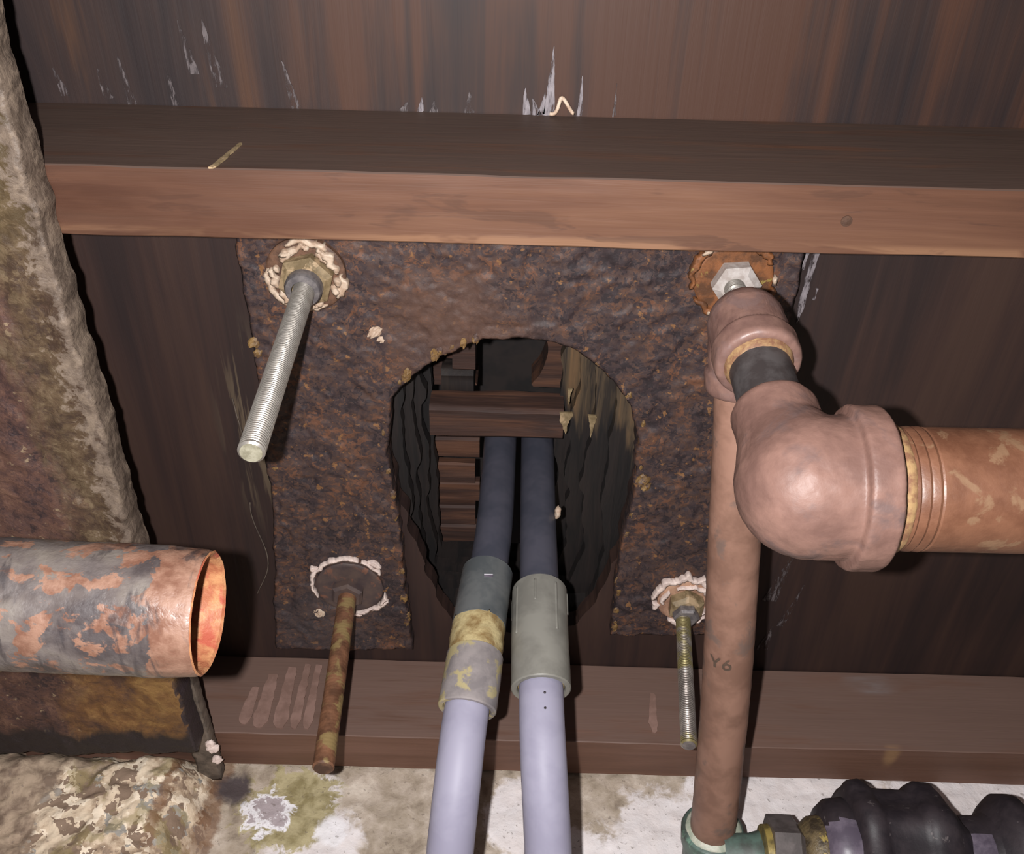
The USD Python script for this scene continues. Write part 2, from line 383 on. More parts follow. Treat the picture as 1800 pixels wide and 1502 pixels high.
SALT = mat_film('salt_crust', A(120, 110, 114, 1.9), A(176, 166, 170, 1.9), 0.34)
SALT_DIM = mat_film('salt_film', A(84, 74, 76, 1.9), A(124, 112, 112, 1.9), 0.44)
OLD_SALT = mat_simple('pale_crust', A(120, 110, 116, 1.9), A(196, 186, 190, 1.9), 300, 0.6, bump=0.6, distance=0.001)
DRIP = mat_simple('dried_drip', A(118, 92, 82, 0.85), A(134, 106, 96, 0.85), 80, 0.55)
PVC_DARK = mat_simple('dark_grey_pvc', A(62, 63, 73, 0.95), A(74, 73, 83, 0.95), 30, 0.42)
PVC_GREY = mat_simple('green_grey_coupling_pvc', A(134, 131, 123, 1.4), A(152, 149, 140, 1.4), 40, 0.45, bump=0.1)
PVC_SLATE = mat_simple('slate_coupling_pvc', A(92, 96, 98, 1.4), A(112, 114, 114, 1.4), 50, 0.4, bump=0.1)
PVC_WHITE = mat_simple('lavender_white_pvc', A(184, 179, 202, 2.0), A(198, 193, 215, 2.0), 30, 0.52, bump=0.05, spec=0.3)
GLUE = mat_simple('yellow_glue', A(160, 132, 88, 1.5), A(216, 196, 146, 1.5), 90, 0.4, bump=0.5, distance=0.0015)
CLEAR = mat_simple('milky_coupling', A(150, 142, 142, 1.7), A(178, 168, 166, 1.7), 60, 0.35, bump=0.3, c3=A(204, 188, 142, 1.7), t3=(0.52, 0.60), s3=60)
GREEN = mat_simple('green_fitting', A(78, 84, 78, 1.3), A(100, 122, 112, 1.3), 60, 0.5, c3=A(126, 164, 142, 1.3), t3=(0.58, 0.66), s3=50)
TAPE = mat_simple('white_green_sealant', A(176, 184, 164, 1.3), A(214, 212, 194, 1.3), 150, 0.5)
BRASS = mat_simple('dirty_brass', A(120, 106, 66, 1.4), A(184, 160, 90, 1.4), 90, 0.4, metal=0.2)
HEX_GREY = mat_simple('grey_hex', A(92, 84, 82, 1.4), A(116, 106, 104, 1.4), 80, 0.42)
CRUD = mat_simple('crusty_bronze', A(72, 60, 46, 1.4), A(124, 106, 76, 1.4), 110, 0.5, bump=0.7, distance=0.002, c3=A(180, 156, 84, 1.4), t3=(0.6, 0.66), s3=100)
BLACK = mat_simple('black_plastic', A(44, 37, 42, 1.4), A(62, 53, 57, 1.4), 60, 0.55, bump=0.3, distance=0.001, c3=A(110, 100, 100, 1.4), t3=(0.64, 0.70), s3=120)
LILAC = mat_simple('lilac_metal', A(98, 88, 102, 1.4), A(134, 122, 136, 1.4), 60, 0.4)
PALE_PIPE = mat_simple('pale_sleeve', A(150, 140, 124, 1.2), A(184, 174, 158, 1.2), 60, 0.5)
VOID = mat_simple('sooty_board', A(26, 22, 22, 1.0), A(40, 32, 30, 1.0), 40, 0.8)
CRUST = mat_simple('grey_brown_crust', A(84, 74, 66, 1.3), A(122, 108, 96, 1.3), 90, 0.6, bump=0.5, distance=0.001)
INK = mat_simple('faded_stamp_ink', A(94, 76, 64, 1.7), A(110, 88, 74, 1.7), 200, 0.6)

# ------------------------------------------------------------------ naming and object helpers
COUNT = {}


def path_for(name, parent):
    base = (parent.GetPath().pathString if parent is not None else '/World') + '/' + name
    k = COUNT.get(base, 0)
    COUNT[base] = k + 1
    return base if k == 0 else f'{base}_{k:03d}'


def meta(prim, label=None, cat=None, group=None, kind=None):
    for k, v in (('label', label), ('category', cat), ('group', group), ('kind', kind)):
        if v:
            prim.SetCustomDataByKey(k, v)
    return prim


def obj(name, mesh, material, parent=None, smooth=35, **md):
    return meta(usdkit.mesh(stage, path_for(name, parent), mesh, material, smooth=smooth).GetPrim(), **md)


def thing(name, label, cat, group=None):
    return meta(UsdGeom.Xform.Define(stage, path_for(name, None)).GetPrim(), label, cat, group)


# ------------------------------------------------------------------ shape helpers
def unit(v):
    v = np.asarray(v, float)
    return v / np.linalg.norm(v)


def frame(d):
    d = unit(d)
    h = np.array([0, 0, 1.0]) if abs(d[2]) < 0.9 else np.array([1.0, 0, 0])
    a = unit(np.cross(h, d))
    return a, np.cross(d, a), d


def grid_faces(n, m, closed=True):
    i, j = np.meshgrid(np.arange(n - 1), np.arange(m if closed else m - 1), indexing='ij')
    j2 = (j + 1) % m
    q = np.stack([i * m + j, i * m + j2, (i + 1) * m + j2, (i + 1) * m + j], -1).reshape(-1, 4)
    return np.vstack([q[:, [0, 1, 2]], q[:, [0, 2, 3]]])


def lathe(P, d, prof, seg=48, rough=0.0, rs=200, seed=0, wave=None):
    """revolve profile [(t, r), ...] about the axis through P along d; rough = relief in metres"""
    a, b, d = frame(d)
    prof = np.asarray(prof, float)
    th = np.arange(seg) * 2 * np.pi / seg
    ring = np.cos(th)[:, None] * a + np.sin(th)[:, None] * b
    rr = prof[:, 1][:, None] * np.ones(seg)
    if wave is not None:
        rr = rr * wave(prof[:, 0][:, None], th[None, :])
    v = np.asarray(P) + prof[:, 0][:, None, None] * d + rr[:, :, None] * ring[None]
    if rough:
        n = fbm(v * rs, 3, seed) - 0.5
        v = v + ring[None] * (n * 2 * rough * (rr > 1e-4))[..., None]
    v = v.reshape(-1, 3)
    return trimesh.Trimesh(v, grid_faces(len(prof), seg), process=False)


def sweep(pts, radii, seg=40, caps=True, rough=0.0, rs=200, seed=0):
    p = np.asarray(pts, float)
    t = np.gradient(p, axis=0)
    t /= np.linalg.norm(t, axis=1, keepdims=True)
    a, b, _ = frame(t[0])
    A_, B_ = [], []
    for k in range(len(p)):
        a = unit(a - t[k] * (a @ t[k]))
        A_.append(a)
        B_.append(np.cross(t[k], a))
    A_, B_ = np.array(A_), np.array(B_)
    th = np.arange(seg) * 2 * np.pi / seg
    ring = np.cos(th)[None, :, None] * A_[:, None] + np.sin(th)[None, :, None] * B_[:, None]
    r = np.broadcast_to(radii, (len(p),))[:, None, None]
    v = p[:, None] + r * ring
    if rough:
        v = v + ring * ((fbm(v * rs, 3, seed) - 0.5) * 2 * rough)[..., None]
    v = v.reshape(-1, 3)
    f = grid_faces(len(p), seg)
    if caps:
        n = len(v)
        v = np.vstack([v, p[0], p[-1]])
        j = np.arange(seg)
        f = np.vstack([f, np.stack([np.full(seg, n), (j + 1) % seg, j], 1), np.stack([np.full(seg, n + 1), (len(p) - 1) * seg + j, (len(p) - 1) * seg + (j + 1) % seg], 1)])
    return trimesh.Trimesh(v, f, process=False)


def join(*m):
    return trimesh.util.concatenate(list(m))


def smooth_path(pts, n):
    from scipy.interpolate import CubicSpline
    p = np.asarray(pts, float)
    s = np.r_[0, np.cumsum(np.linalg.norm(np.diff(p, axis=0), axis=1))]
    return CubicSpline(s, p)(np.linspace(0, s[-1], n))


WALL = lambda u, v, w: np.stack([u, -w, v], -1)        # u right, v up, w out of the wall towards the room
FLOOR = lambda u, v, w: np.stack([u, v, w], -1)
FRONT = lambda y0: (lambda u, v, w: np.stack([u, y0 - w, v], -1))


def slab(poly, step, top, bottom, to3d, disp=None, seed=0, interior=True, round_edge=0.0):
    """a plate with a ragged outline: front at height top (+ disp), back at height bottom"""
    rings = [poly.exterior, *poly.interiors]
    pts = []
    for r in rings:
        n = max(int(r.length / step), 8)
        pts.append(np.array([r.interpolate(t, normalized=True).coords[0] for t in np.arange(n) / n]))
    edge = np.vstack(pts)
    inner = np.zeros((0, 2))
    if interior:
        x0, y0, x1, y1 = poly.bounds
        gx, gy = np.meshgrid(np.arange(x0, x1, step), np.arange(y0, y1, step))
        rng = np.random.default_rng(seed + 5)
        q = np.stack([gx.ravel(), gy.ravel()], 1) + rng.uniform(-0.25, 0.25, (gx.size, 2)) * step
        ins = poly.buffer(-0.6 * step)
        if not ins.is_empty:
            inner = q[contains_xy(ins, q[:, 0], q[:, 1])]
    P = np.vstack([edge, inner])
    T = Delaunay(P).simplices
    c = P[T].mean(1)
    T = T[contains_xy(poly, c[:, 0], c[:, 1])]
    cr = np.cross(P[T[:, 1]] - P[T[:, 0]], P[T[:, 2]] - P[T[:, 0]])
    T = T[np.abs(cr) > 1e-12]
    cr = cr[np.abs(cr) > 1e-12] if False else np.cross(P[T[:, 1]] - P[T[:, 0]], P[T[:, 2]] - P[T[:, 0]])
    T[cr < 0] = T[cr < 0][:, [0, 2, 1]]
    E = np.vstack([T[:, [0, 1]], T[:, [1, 2]], T[:, [2, 0]]])
    key = np.sort(E, 1)
    _, idx, cnt = np.unique(key, axis=0, return_index=True, return_counts=True)
    B = E[idx[cnt == 1]]
    h = np.full(len(P), float(top))
    if disp is not None:
        h = h + disp(P)
    if round_edge:
        h[:len(edge)] -= round_edge
    n = len(P)
    V = np.vstack([to3d(P[:, 0], P[:, 1], h), to3d(P[:, 0], P[:, 1], np.full(n, float(bottom)))])
    side = np.vstack([np.stack([B[:, 0], B[:, 0] + n, B[:, 1] + n], 1), np.stack([B[:, 0], B[:, 1] + n, B[:, 1]], 1)])
    F = np.vstack([T, T[:, ::-1] + n, side])
    m = trimesh.Trimesh(V, F, process=False)
    m.remove_unreferenced_vertices()
    return m


def ragged(pts, amp, step=0.002, scale=120, seed=0):
    """polygon with its outline roughened"""
    r = Polygon(pts).exterior
    n = max(int(r.length / step), 12)
    p = np.array([r.interpolate(t, normalized=True).coords[0] for t in np.arange(n) / n])
    q = np.c_[p * scale, np.zeros(n)]
    p = p + amp * 2 * np.stack([fbm(q, 3, seed) - 0.5, fbm(q + 31.7, 3, seed + 9) - 0.5], 1)
    return Polygon(p).buffer(0)


def biggest(g):
    return max(g.geoms, key=lambda k: k.area) if hasattr(g, 'geoms') else g


def bevel_box(x0, x1, y0, y1, z0, z1, e=0.002, nx=60, warp=0.0, seed=0):
    """long timber along x, chamfered edges, slightly uneven"""
    c = [(y0 + e, z0), (y1 - e, z0), (y1, z0 + e), (y1, z1 - e), (y1 - e, z1), (y0 + e, z1), (y0, z1 - e), (y0, z0 + e)]
    pts = []
    for k in range(8):
        a, b = np.array(c[k]), np.array(c[(k + 1) % 8])
        m = 1 if k % 2 else 8
        for t in range(m):
            pts.append(a + (b - a) * t / m)
    sec = np.array(pts)
    xs = np.linspace(x0, x1, nx)
    v = np.zeros((nx, len(sec), 3))
    v[:, :, 0] = xs[:, None]
    v[:, :, 1:] = sec[None]
    if warp:
        q = v * np.array([14, 60, 60])
        v[:, :, 1] += warp * 2 * (fbm(q, 3, seed) - 0.5)
        v[:, :, 2] += warp * 2 * (fbm(q + 17, 3, seed + 4) - 0.5)
    m = len(sec)
    V = v.reshape(-1, 3)
    F = grid_faces(nx, m)
    n = len(V)
    V = np.vstack([V, V[:m].mean(0), V[-m:].mean(0)])
    j = np.arange(m)
    F = np.vstack([F, np.stack([np.full(m, n), (j + 1) % m, j], 1), np.stack([np.full(m, n + 1), n - m + j, n - m + (j + 1) % m], 1)])
    t = trimesh.Trimesh(V, F, process=False)
    if t.volume < 0:
        t.invert()
    return t


def hexagon(P, d, flats, length, bevel=0.0012, turn=0.0):
    a, b, d = frame(d)
    R_ = flats / math.sqrt(3)
    th = np.arange(6) * np.pi / 3 + turn
    ring = np.cos(th)[:, None] * a + np.sin(th)[:, None] * b
    P = np.asarray(P, float)
    v = np.vstack([P + ring * R_, P + d * (length - bevel) + ring * R_, P + d * length + ring * (R_ - 1.3 * bevel), P, P + d * length])
    j = np.arange(6)
    k = (j + 1) % 6
    f = [np.stack([o + j, o + k, o + 6 + k], 1) for o in (0, 6)] + [np.stack([o + j, o + 6 + k, o + 6 + j], 1) for o in (0, 6)]
    f += [np.stack([np.full(6, 18), k, j], 1), np.stack([np.full(6, 19), 12 + j, 12 + k], 1)]
    return trimesh.Trimesh(v, np.vstack(f), process=False)


# ------------------------------------------------------------------ the wall and the floor
ply_hole = ragged([(-0.046, 0.095), (-0.060, 0.13), (-0.079, 0.20), (-0.092, 0.27), (-0.088, 0.345), (-0.055, 0.395), (0.0, 0.41), (0.055, 0.395), (0.088, 0.345), (0.095, 0.28),
                   (0.088, 0.19), (0.074, 0.12), (0.060, 0.095), (0.0, 0.082)], 0.005, 0.003, 60, 3)
wall_poly = Polygon([(-1.0, -0.05), (1.0, -0.05), (1.0, 1.3), (-1.0, 1.3)]).difference(ply_hole)
wall = obj('wall_back', slab(biggest(wall_poly), 0.004, 0.0, -0.016, WALL, interior=False), PLY, smooth=False, kind='structure',
           label='dark brown plywood sheathing with upright grain behind beams and plate')


def height(P):
    x, y = P[:, 0], P[:, 1]
    q = np.c_[P, np.zeros(len(P))]
    h = 0.004 * (fbm(q * 30, 4, 2) - 0.5) + 0.0025 * (fbm(q * 120, 3, 8) - 0.5)
    sx = 1 / (1 + np.exp((x + 0.246 + 0.012 * (fbm(q * 45, 3, 5) - 0.5)) / 0.006))
    sy = 1 / (1 + np.exp((y + 0.092 + 0.01 * (fbm(q * 60, 3, 6) - 0.5)) / 0.006))
    lump = (0.046 + 0.016 * (fbm(q * 26, 3, 3) - 0.5) + 0.006 * (fbm(q * 120, 3, 4) - 0.5)) * sx * sy
    lump *= np.clip(1.0 + (y + 0.13) * 1.2, 0.3, 1.1)
    return h * np.clip((-0.03 - y) / 0.05, 0, 1) - 0.003 + lump


def floor_mesh():
    xs = np.r_[np.linspace(-0.9, -0.5, 12)[:-1], np.arange(-0.5, 0.5, 0.0024), np.linspace(0.5, 0.9, 12)]
    ys = np.r_[np.linspace(-0.9, -0.3, 24)[:-1], np.arange(-0.3, 0.02, 0.0024)]
    X, Y = np.meshgrid(xs, ys, indexing='ij')
    P = np.stack([X.ravel(), Y.ravel()], 1)
    V = np.c_[P, height(P)]
    return trimesh.Trimesh(V, grid_faces(len(xs), len(ys), False), process=False)


fm = floor_mesh()
if fm.face_normals[:, 2].mean() < 0:
    fm.invert()
obj('floor', fm, CONCRETE, smooth=True, kind='structure', label='stained concrete footing with whitewash patches and a crusty lump')

# layers of split plywood inside the hole, then the boards at its back
for k, (y0, xl, xr) in enumerate([(0.022, -0.082, 0.076), (0.042, -0.077, 0.062), (0.062, -0.071, 0.050), (0.082, -0.066, 0.039)]):
    hole = ragged([(xl + 0.004, 0.10), (xl, 0.30), (xl + 0.002, 0.40), (xr, 0.40), (xr + 0.001, 0.30), (xr - 0.004, 0.22), (xr + 0.002, 0.15), (xr - 0.008, 0.10)], 0.0065, 0.003, 42, 20 + k)
    L = Polygon([(-0.14, 0.03), (0.14, 0.03), (0.14, 0.46), (-0.14, 0.46)]).difference(hole)
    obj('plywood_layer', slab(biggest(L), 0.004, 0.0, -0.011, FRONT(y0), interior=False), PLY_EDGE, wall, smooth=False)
back = Polygon([(-0.14, 0.262), (0.14, 0.262), (0.14, 0.46), (-0.14, 0.46)]).difference(Point(-0.008, 0.290).buffer(0.034))
obj('bored_board', slab(ragged(list(back.exterior.coords), 0.0, 0.01).difference(Point(-0.008, 0.298).buffer(0.036)), 0.004, 0.0, -0.03, FRONT(0.112), interior=False), LATH, wall, smooth=False)
obj('header_board', bevel_box(-0.066, 0.041, 0.060, 0.088, 0.2445, 0.2745, 0.003, 60, 0.0022, 3), LATH, wall)
for k, (z0, z1, y0) in enumerate([(0.186, 0.209, 0.108), (0.160, 0.183, 0.104), (0.134, 0.157, 0.110), (0.108, 0.131, 0.106), (0.07, 0.105, 0.109)]):
    obj('lath_board', bevel_box(-0.14, -0.028 - 0.004 * (k % 2), y0, y0 + 0.012, z0, z1, 0.002, 40, 0.0015, 6 + k), LATH, wall)
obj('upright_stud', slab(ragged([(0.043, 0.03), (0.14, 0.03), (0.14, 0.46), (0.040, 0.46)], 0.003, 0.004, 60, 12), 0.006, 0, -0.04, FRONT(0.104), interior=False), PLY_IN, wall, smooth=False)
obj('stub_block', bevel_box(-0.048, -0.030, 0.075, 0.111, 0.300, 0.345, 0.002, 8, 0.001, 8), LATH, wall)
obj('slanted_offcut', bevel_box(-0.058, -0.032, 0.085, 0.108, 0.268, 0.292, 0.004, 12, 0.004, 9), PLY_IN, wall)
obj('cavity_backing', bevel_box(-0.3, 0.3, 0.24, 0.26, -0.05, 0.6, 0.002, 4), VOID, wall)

for k, (x, y, z, w_, h_) in enumerate([(0.0425, 0.0605, 0.262, 0.011, 0.022), (0.062, 0.0405, 0.274, 0.007, 0.022), (0.0440, 0.0605, 0.288, 0.004, 0.016)]):
    obj('splinter', slab(biggest(ragged([(x - w_ / 2, z + h_ / 2), (x + w_ / 2, z + h_ / 2), (x + w_ * 0.2, z), (x, z - h_ / 2), (x - w_ * 0.3, z)], 0.0015, 0.0012, 200, 50 + k)), 0.002, 0.001, -0.001, FRONT(y)), PUTTY, wall, smooth=False)
# dried salt spikes and films on the sheathing
rng = np.random.default_rng(4)


def spike(x, z0, w, h, lean=0.0, m=SALT, seed=0, t=0.0007, name='salt_streak'):
    pts = [(x - w / 2, z0), (x + w / 2, z0), (x + w * 0.35 + lean * 0.4, z0 + h * 0.4), (x + w * 0.08 + lean, z0 + h), (x - w * 0.2 + lean * 0.6, z0 + h * 0.55)]
    obj(name, slab(biggest(ragged(pts, w * 0.10, 0.0012, 400, seed)), 0.0015, t, -0.0004, WALL), m, wall, smooth=False)


Z0 = 0.527
for k, (x, w, h, ln, m_) in enumerate([(-0.0295, 0.006, 0.014, 0, SALT_DIM), (0.004, 0.005, 0.016, -0.002, SALT), (0.0095, 0.006, 0.010, -0.003, SALT), (0.0165, 0.0065, 0.040, 0.001, SALT),
                                       (0.012, 0.004, 0.014, 0.002, SALT), (0.0345, 0.0032, 0.024, 0, SALT), (0.0545, 0.0022, 0.020, 0, SALT_DIM), (-0.058, 0.004, 0.009, 0.001, SALT), (-0.068, 0.007, 0.006, 0.002, SALT_DIM),
                                       (-0.050, 0.005, 0.007, 0, SALT_DIM), (-0.20, 0.004, 0.022, -0.002, SALT_DIM), (-0.225, 0.005, 0.030, -0.004, SALT_DIM), (-0.13, 0.006, 0.028, -0.006, SALT_DIM)]):
    spike(x, Z0, w, h, ln, m_, k)
for k, (x, z, w, h, ln) in enumerate([(-0.172, 0.538, 0.008, 0.040, -0.006), (-0.238, 0.530, 0.006, 0.018, -0.004), (-0.263, 0.531, 0.005, 0.016, -0.004), (-0.186, 0.545, 0.006, 0.03, -0.005)]):
    spike(x, z, w, h, ln, SALT_DIM, 40 + k)
# the curled loop of old caulk on the beam
obj('caulk_curl', sweep(smooth_path([(0.017, -0.004, 0.529), (0.021, -0.004, 0.531), (0.0235, -0.003, 0.538), (0.027, -0.003, 0.534), (0.031, -0.004, 0.5295)], 20), 0.0011, 10), FLAKE, wall, smooth=True)
for pts in ([(-0.1999, -0.0020, 0.2245), (-0.1977, -0.0035, 0.1966), (-0.1935, -0.0040, 0.1740), (-0.1944, -0.0040, 0.1575), (-0.2025, -0.0035, 0.1368), (-0.2080, -0.0020, 0.1245)],
            [(-0.1985, -0.0020, 0.3220), (-0.1958, -0.0030, 0.2920), (-0.1935, -0.0020, 0.2700)]):
    obj('root_fibre', sweep(smooth_path(pts, 24), 0.0004, 6), CRUST, wall, smooth=True)
# pale streak at the plate's right edge
for k, pts in enumerate([[(0.1885, 0.452), (0.1925, 0.452), (0.1900, 0.425), (0.1895, 0.405), (0.1875, 0.392), (0.1855, 0.405), (0.1862, 0.425)], [(0.1835, 0.452), (0.1855, 0.452), (0.1840, 0.432), (0.1822, 0.432)], [(0.1945, 0.42), (0.196, 0.42), (0.1955, 0.411), (0.194, 0.410)]]):
    obj('salt_streak', slab(biggest(ragged(pts, 0.0008, 0.0015, 300, 60 + k)), 0.002, 0.0009, -0.0004, WALL), SALT, wall, smooth=False)
for k, (x, z, w, h, ln) in enumerate([(0.217, 0.13, 0.012, 0.06, 0.010), (0.232, 0.10, 0.006, 0.05, 0.010), (0.222, 0.07, 0.010, 0.03, 0.003)]):
    spike(x, z, w, h, ln, SALT_DIM, 70 + k)

# ------------------------------------------------------------------ timbers, column, plate
b1 = thing('timber_beam', 'upper red-brown timber beam lying flat across the wall above the plate', 'beam')
obj('plank', bevel_box(-0.40, 0.62, -0.0965, -0.0005, 0.4895, 0.5270, 0.0007, 240, 0.0011, 1), BEAM, b1)
obj('knot', lathe((0.168, -0.0966, 0.508), (0, -1, 0), [(-0.001, 0.003), (0.0004, 0.0029), (0.0006, 0.0)], 14), WASHER_BROWN, b1)
obj('splinter', slab(ragged([(-0.1545, -0.0965), (-0.1515, -0.0965), (-0.1465, -0.060), (-0.1480, -0.060)], 0.0006, 0.002, 300, 2), 0.002, 0.5278, 0.5268, FLOOR), PUTTY, b1, smooth=False)
b2 = thing('timber_beam', 'lower grey-brown timber sill lying flat on the concrete footing', 'beam')
obj('plank', bevel_box(-0.40, 0.62, -0.0800, -0.0005, 0.0005, 0.0430, 0.0007, 240, 0.0010, 7), BEAM2, b2)
for k, (xa, ya, xb, yb, w) in enumerate([(-0.213, -0.034, -0.215, -0.072, 0.011), (-0.201, -0.020, -0.2015, -0.0745, 0.0135), (-0.186, -0.012, -0.1850, -0.075, 0.0125), (-0.1735, -0.008, -0.1725, -0.075, 0.0085), (-0.1635, -0.008, -0.1625, -0.075, 0.0085), (0.127, -0.03, 0.124, -0.07, 0.007)]):
    pts = [(xa - w * 0.3, ya), (xa + w * 0.3, ya), (xb + w * 0.5, yb + 0.008), (xb + w * 0.2, yb), (xb - w * 0.3, yb + 0.001), (xb - w * 0.5, yb + 0.01)]
    obj('drip_stain', slab(biggest(ragged(pts, 0.0012, 0.0015, 200, 80 + k)), 0.003, 0.0440, 0.0425, FLOOR), DRIP, b2, smooth=False)


def col_disp(P):
    q = np.c_[P, np.zeros(len(P))]
    return 0.0045 * (fbm(q * 45, 3, 11) - 0.5) + 0.003 * (fbm(q * np.array([140, 90, 1]), 3, 12) - 0.5)


col_poly = biggest(ragged([(-0.55, 0.045), (-0.37, 0.062), (-0.33, 0.060), (-0.29, 0.066), (-0.2355, 0.068), (-0.2365, 0.45), (-0.2340, 0.70), (-0.2340, 1.0), (-0.55, 1.0)], 0.0022, 0.002, 90, 30))
col = thing('steel_column', 'rust-scabbed steel column flange standing at the left edge of the picture', 'column')
obj('flange', slab(col_poly, 0.0022, 0.117, 0.098, WALL, col_disp, 2, round_edge=0.0015), COLUMN, col, smooth=True)
obj('edge_strip', slab(ragged([(-0.250, 0.004), (-0.2315, 0.004), (-0.2330, 0.10), (-0.2335, 0.19), (-0.250, 0.19)], 0.0012, 0.002, 140, 33), 0.002, 0.0975, 0.088, WALL, None, 3), CRUST, col, smooth=True, label='grey crusted lower edge')
obj('web', bevel_box(-0.42, -0.40, -0.0985, -0.002, 0.02, 1.0, 0.002, 4), COLUMN, col)
for k, (x, y, z, s) in enumerate([(-0.2325, -0.099, 0.055, 0.0035), (-0.231, -0.099, 0.049, 0.0045), (-0.230, -0.099, 0.035, 0.004)]):
    fl = trimesh.creation.icosphere(2, s)
    fl.vertices *= np.array([1.1, 0.6, 1.0])
    fl.vertices += (fbm(fl.vertices * 500, 3, k)[:, None] - 0.5) * s * 0.8 + np.array([x, y, z])
    obj('paint_flake', fl, FLAKE_LOW, col, smooth=False)

arch = ragged([(-0.0799, 0.02), (-0.0805, 0.08), (-0.0846, 0.228), (-0.0898, 0.282), (-0.0833, 0.3325), (-0.066, 0.353), (-0.047, 0.3683), (-0.0203, 0.381), (0.0, 0.3825), (0.0211, 0.3815),
               (0.040, 0.375), (0.0545, 0.3655), (0.0779, 0.3376), (0.0875, 0.315), (0.0899, 0.2985), (0.0918, 0.256), (0.0886, 0.222), (0.0863, 0.174), (0.0875, 0.09), (0.088, 0.02)], 0.0022, 0.0018, 110, 15)
outer = ragged([(-0.1985, 0.066), (-0.080, 0.070), (0.085, 0.095), (0.178, 0.098), (0.179, 0.30), (0.1785, 0.4885), (-0.1765, 0.4885), (-0.174, 0.39), (-0.181, 0.22)], 0.0020, 0.0018, 80, 16)
plate_poly = outer.difference(arch)


def plate_disp(P):
    q = np.c_[P, np.zeros(len(P))]
    n = fbm(q * 95, 4, 21)
    flake = np.clip((fbm(q * 60, 3, 25) - 0.52) * 14, 0, 1)
    return 0.0028 * (n - 0.5) + 0.0011 * flake + 0.0010 * (fbm(q * 260, 2, 22) - 0.5)


plate = thing('steel_plate', 'dark rusted steel plate with a tall arched cut-out, bolted to the wall', 'plate')
pieces = list(plate_poly.geoms) if hasattr(plate_poly, 'geoms') else [plate_poly]
obj('plate_body', slab(max(pieces, key=lambda g_: g_.area), 0.0015, 0.0115, 0.0003, WALL, plate_disp, 1, round_edge=0.0012), PLATE, plate, smooth=True)
# ochre scale clinging along the cut edge
OCHRE = mat_simple('ochre_scale', A(112, 82, 50), A(158, 122, 70), 150, 0.6, bump=0.6, distance=0.001, c3=A(90, 66, 58), t3=(0.5, 0.6), s3=120)
ring = list(arch.exterior.coords)
for k in range(54):
    i = int(rng.integers(0, len(ring)))
    x, z = ring[i]
    if z < 0.10:
        continue
    ox = np.sign(x) * rng.uniform(0.0005, 0.005)
    s = rng.uniform(0.0012, 0.0034)
    sp = trimesh.creation.icosphere(1, s)
    sp.vertices *= np.array([0.8, 0.35, rng.uniform(1, 1.9)])
    sp.vertices += (fbm(sp.vertices * 700, 2, k)[:, None] - 0.5) * s + np.array([x + ox, -0.012, z + rng.uniform(0, 0.004)])
    obj('rust_scale', sp, OCHRE, plate, smooth=False)
for k, (x, z, s) in enumerate([(-0.1735, 0.374, 0.004), (-0.172, 0.366, 0.003), (0.0975, 0.265, 0.005), (0.1, 0.259, 0.0035), (-0.172, 0.268, 0.003), (-0.155, 0.115, 0.005), (-0.092, 0.385, 0.004), (-0.088, 0.379, 0.003)]):
    sp = trimesh.creation.icosphere(2, s)
    sp.vertices *= np.array([1.0, 0.4, 1.0])
    sp.vertices += (fbm(sp.vertices * 600, 2, k)[:, None] - 0.5) * s + np.array([x, -0.012, z])
    obj('rust_scale', sp, FLAKE if k > 4 else OCHRE, plate, smooth=False)


# ------------------------------------------------------------------ bolts
def crust_ring(cx, cz, r0, r1, m, parent, seed, y=0.0135, keep=0.55, t=0.0018, name='paint_flake', squash=1.0, span=None):
    """broken ring of torn paint around a washer: each unbroken run is one piece"""
    n = 180
    th = np.linspace(0, 2 * np.pi, n, endpoint=False)
    c = np.stack([np.cos(th), np.sin(th), np.zeros(n)], 1)
    gap = fbm(c * 1.7 + seed, 3, seed)
    on = gap > np.quantile(gap, 1 - keep)
    if span is not None:
        on &= (np.mod(th - span[0], 2 * np.pi) < span[1])
    ri = r0 + (r1 - r0) * 0.6 * fbm(c * 6 + 5, 3, seed + 1)
    ro = ri + (r1 - r0) * (0.25 + 0.75 * fbm(c * 7 + 9, 3, seed + 2)) * 0.8
    start = int(np.argmin(on))
    run, polys = [], []
    for s in range(n + 1):
        i = (start + s) % n
        if on[i] and s < n:
            run.append(i)
        else:
            if len(run) > 5:
                a = np.array(run)
                w = np.sin(np.linspace(0.15, np.pi - 0.15, len(a))) ** 0.5
                mid = (ri[a] + ro[a]) / 2
                hi, lo = mid + (ro[a] - mid) * w, mid - (mid - ri[a]) * w
                pts = np.vstack([np.stack([cx + hi * np.cos(th[a]), cz + squash * hi * np.sin(th[a])], 1), np.stack([cx + lo * np.cos(th[a]), cz + squash * lo * np.sin(th[a])], 1)[::-1]])
                polys.append(Polygon(pts).buffer(0))
            run = []
    for k, pg in enumerate(polys):
        pg = biggest(pg)
        if pg.is_empty or pg.area < 2e-6:
            continue
        obj(name, slab(pg, 0.0014, y + t, y - 0.003, WALL, lambda P: 0.0013 * (fbm(np.c_[P, np.zeros(len(P))] * 350, 3, seed) - 0.5), k), m, parent, smooth=True)


def rod_mesh(a, b, r, pitch=0.0017, depth=0.00045):
    a, b = np.asarray(a, float), np.asarray(b, float)
    L = np.linalg.norm(b - a)
    prof = [(0.0, 0.0), (0.0, r)]
    n = int(L / pitch) - 1
    for k in range(n):
        o = k * pitch
        prof += [(o + pitch * 0.05, r), (o + pitch * 0.30, r), (o + pitch * 0.56, r - depth), (o + pitch * 0.78, r - depth)]
    prof += [(L - 0.0012, r), (L - 0.0002, r - 0.0012)]
    return lathe(a, b - a, prof, 28)


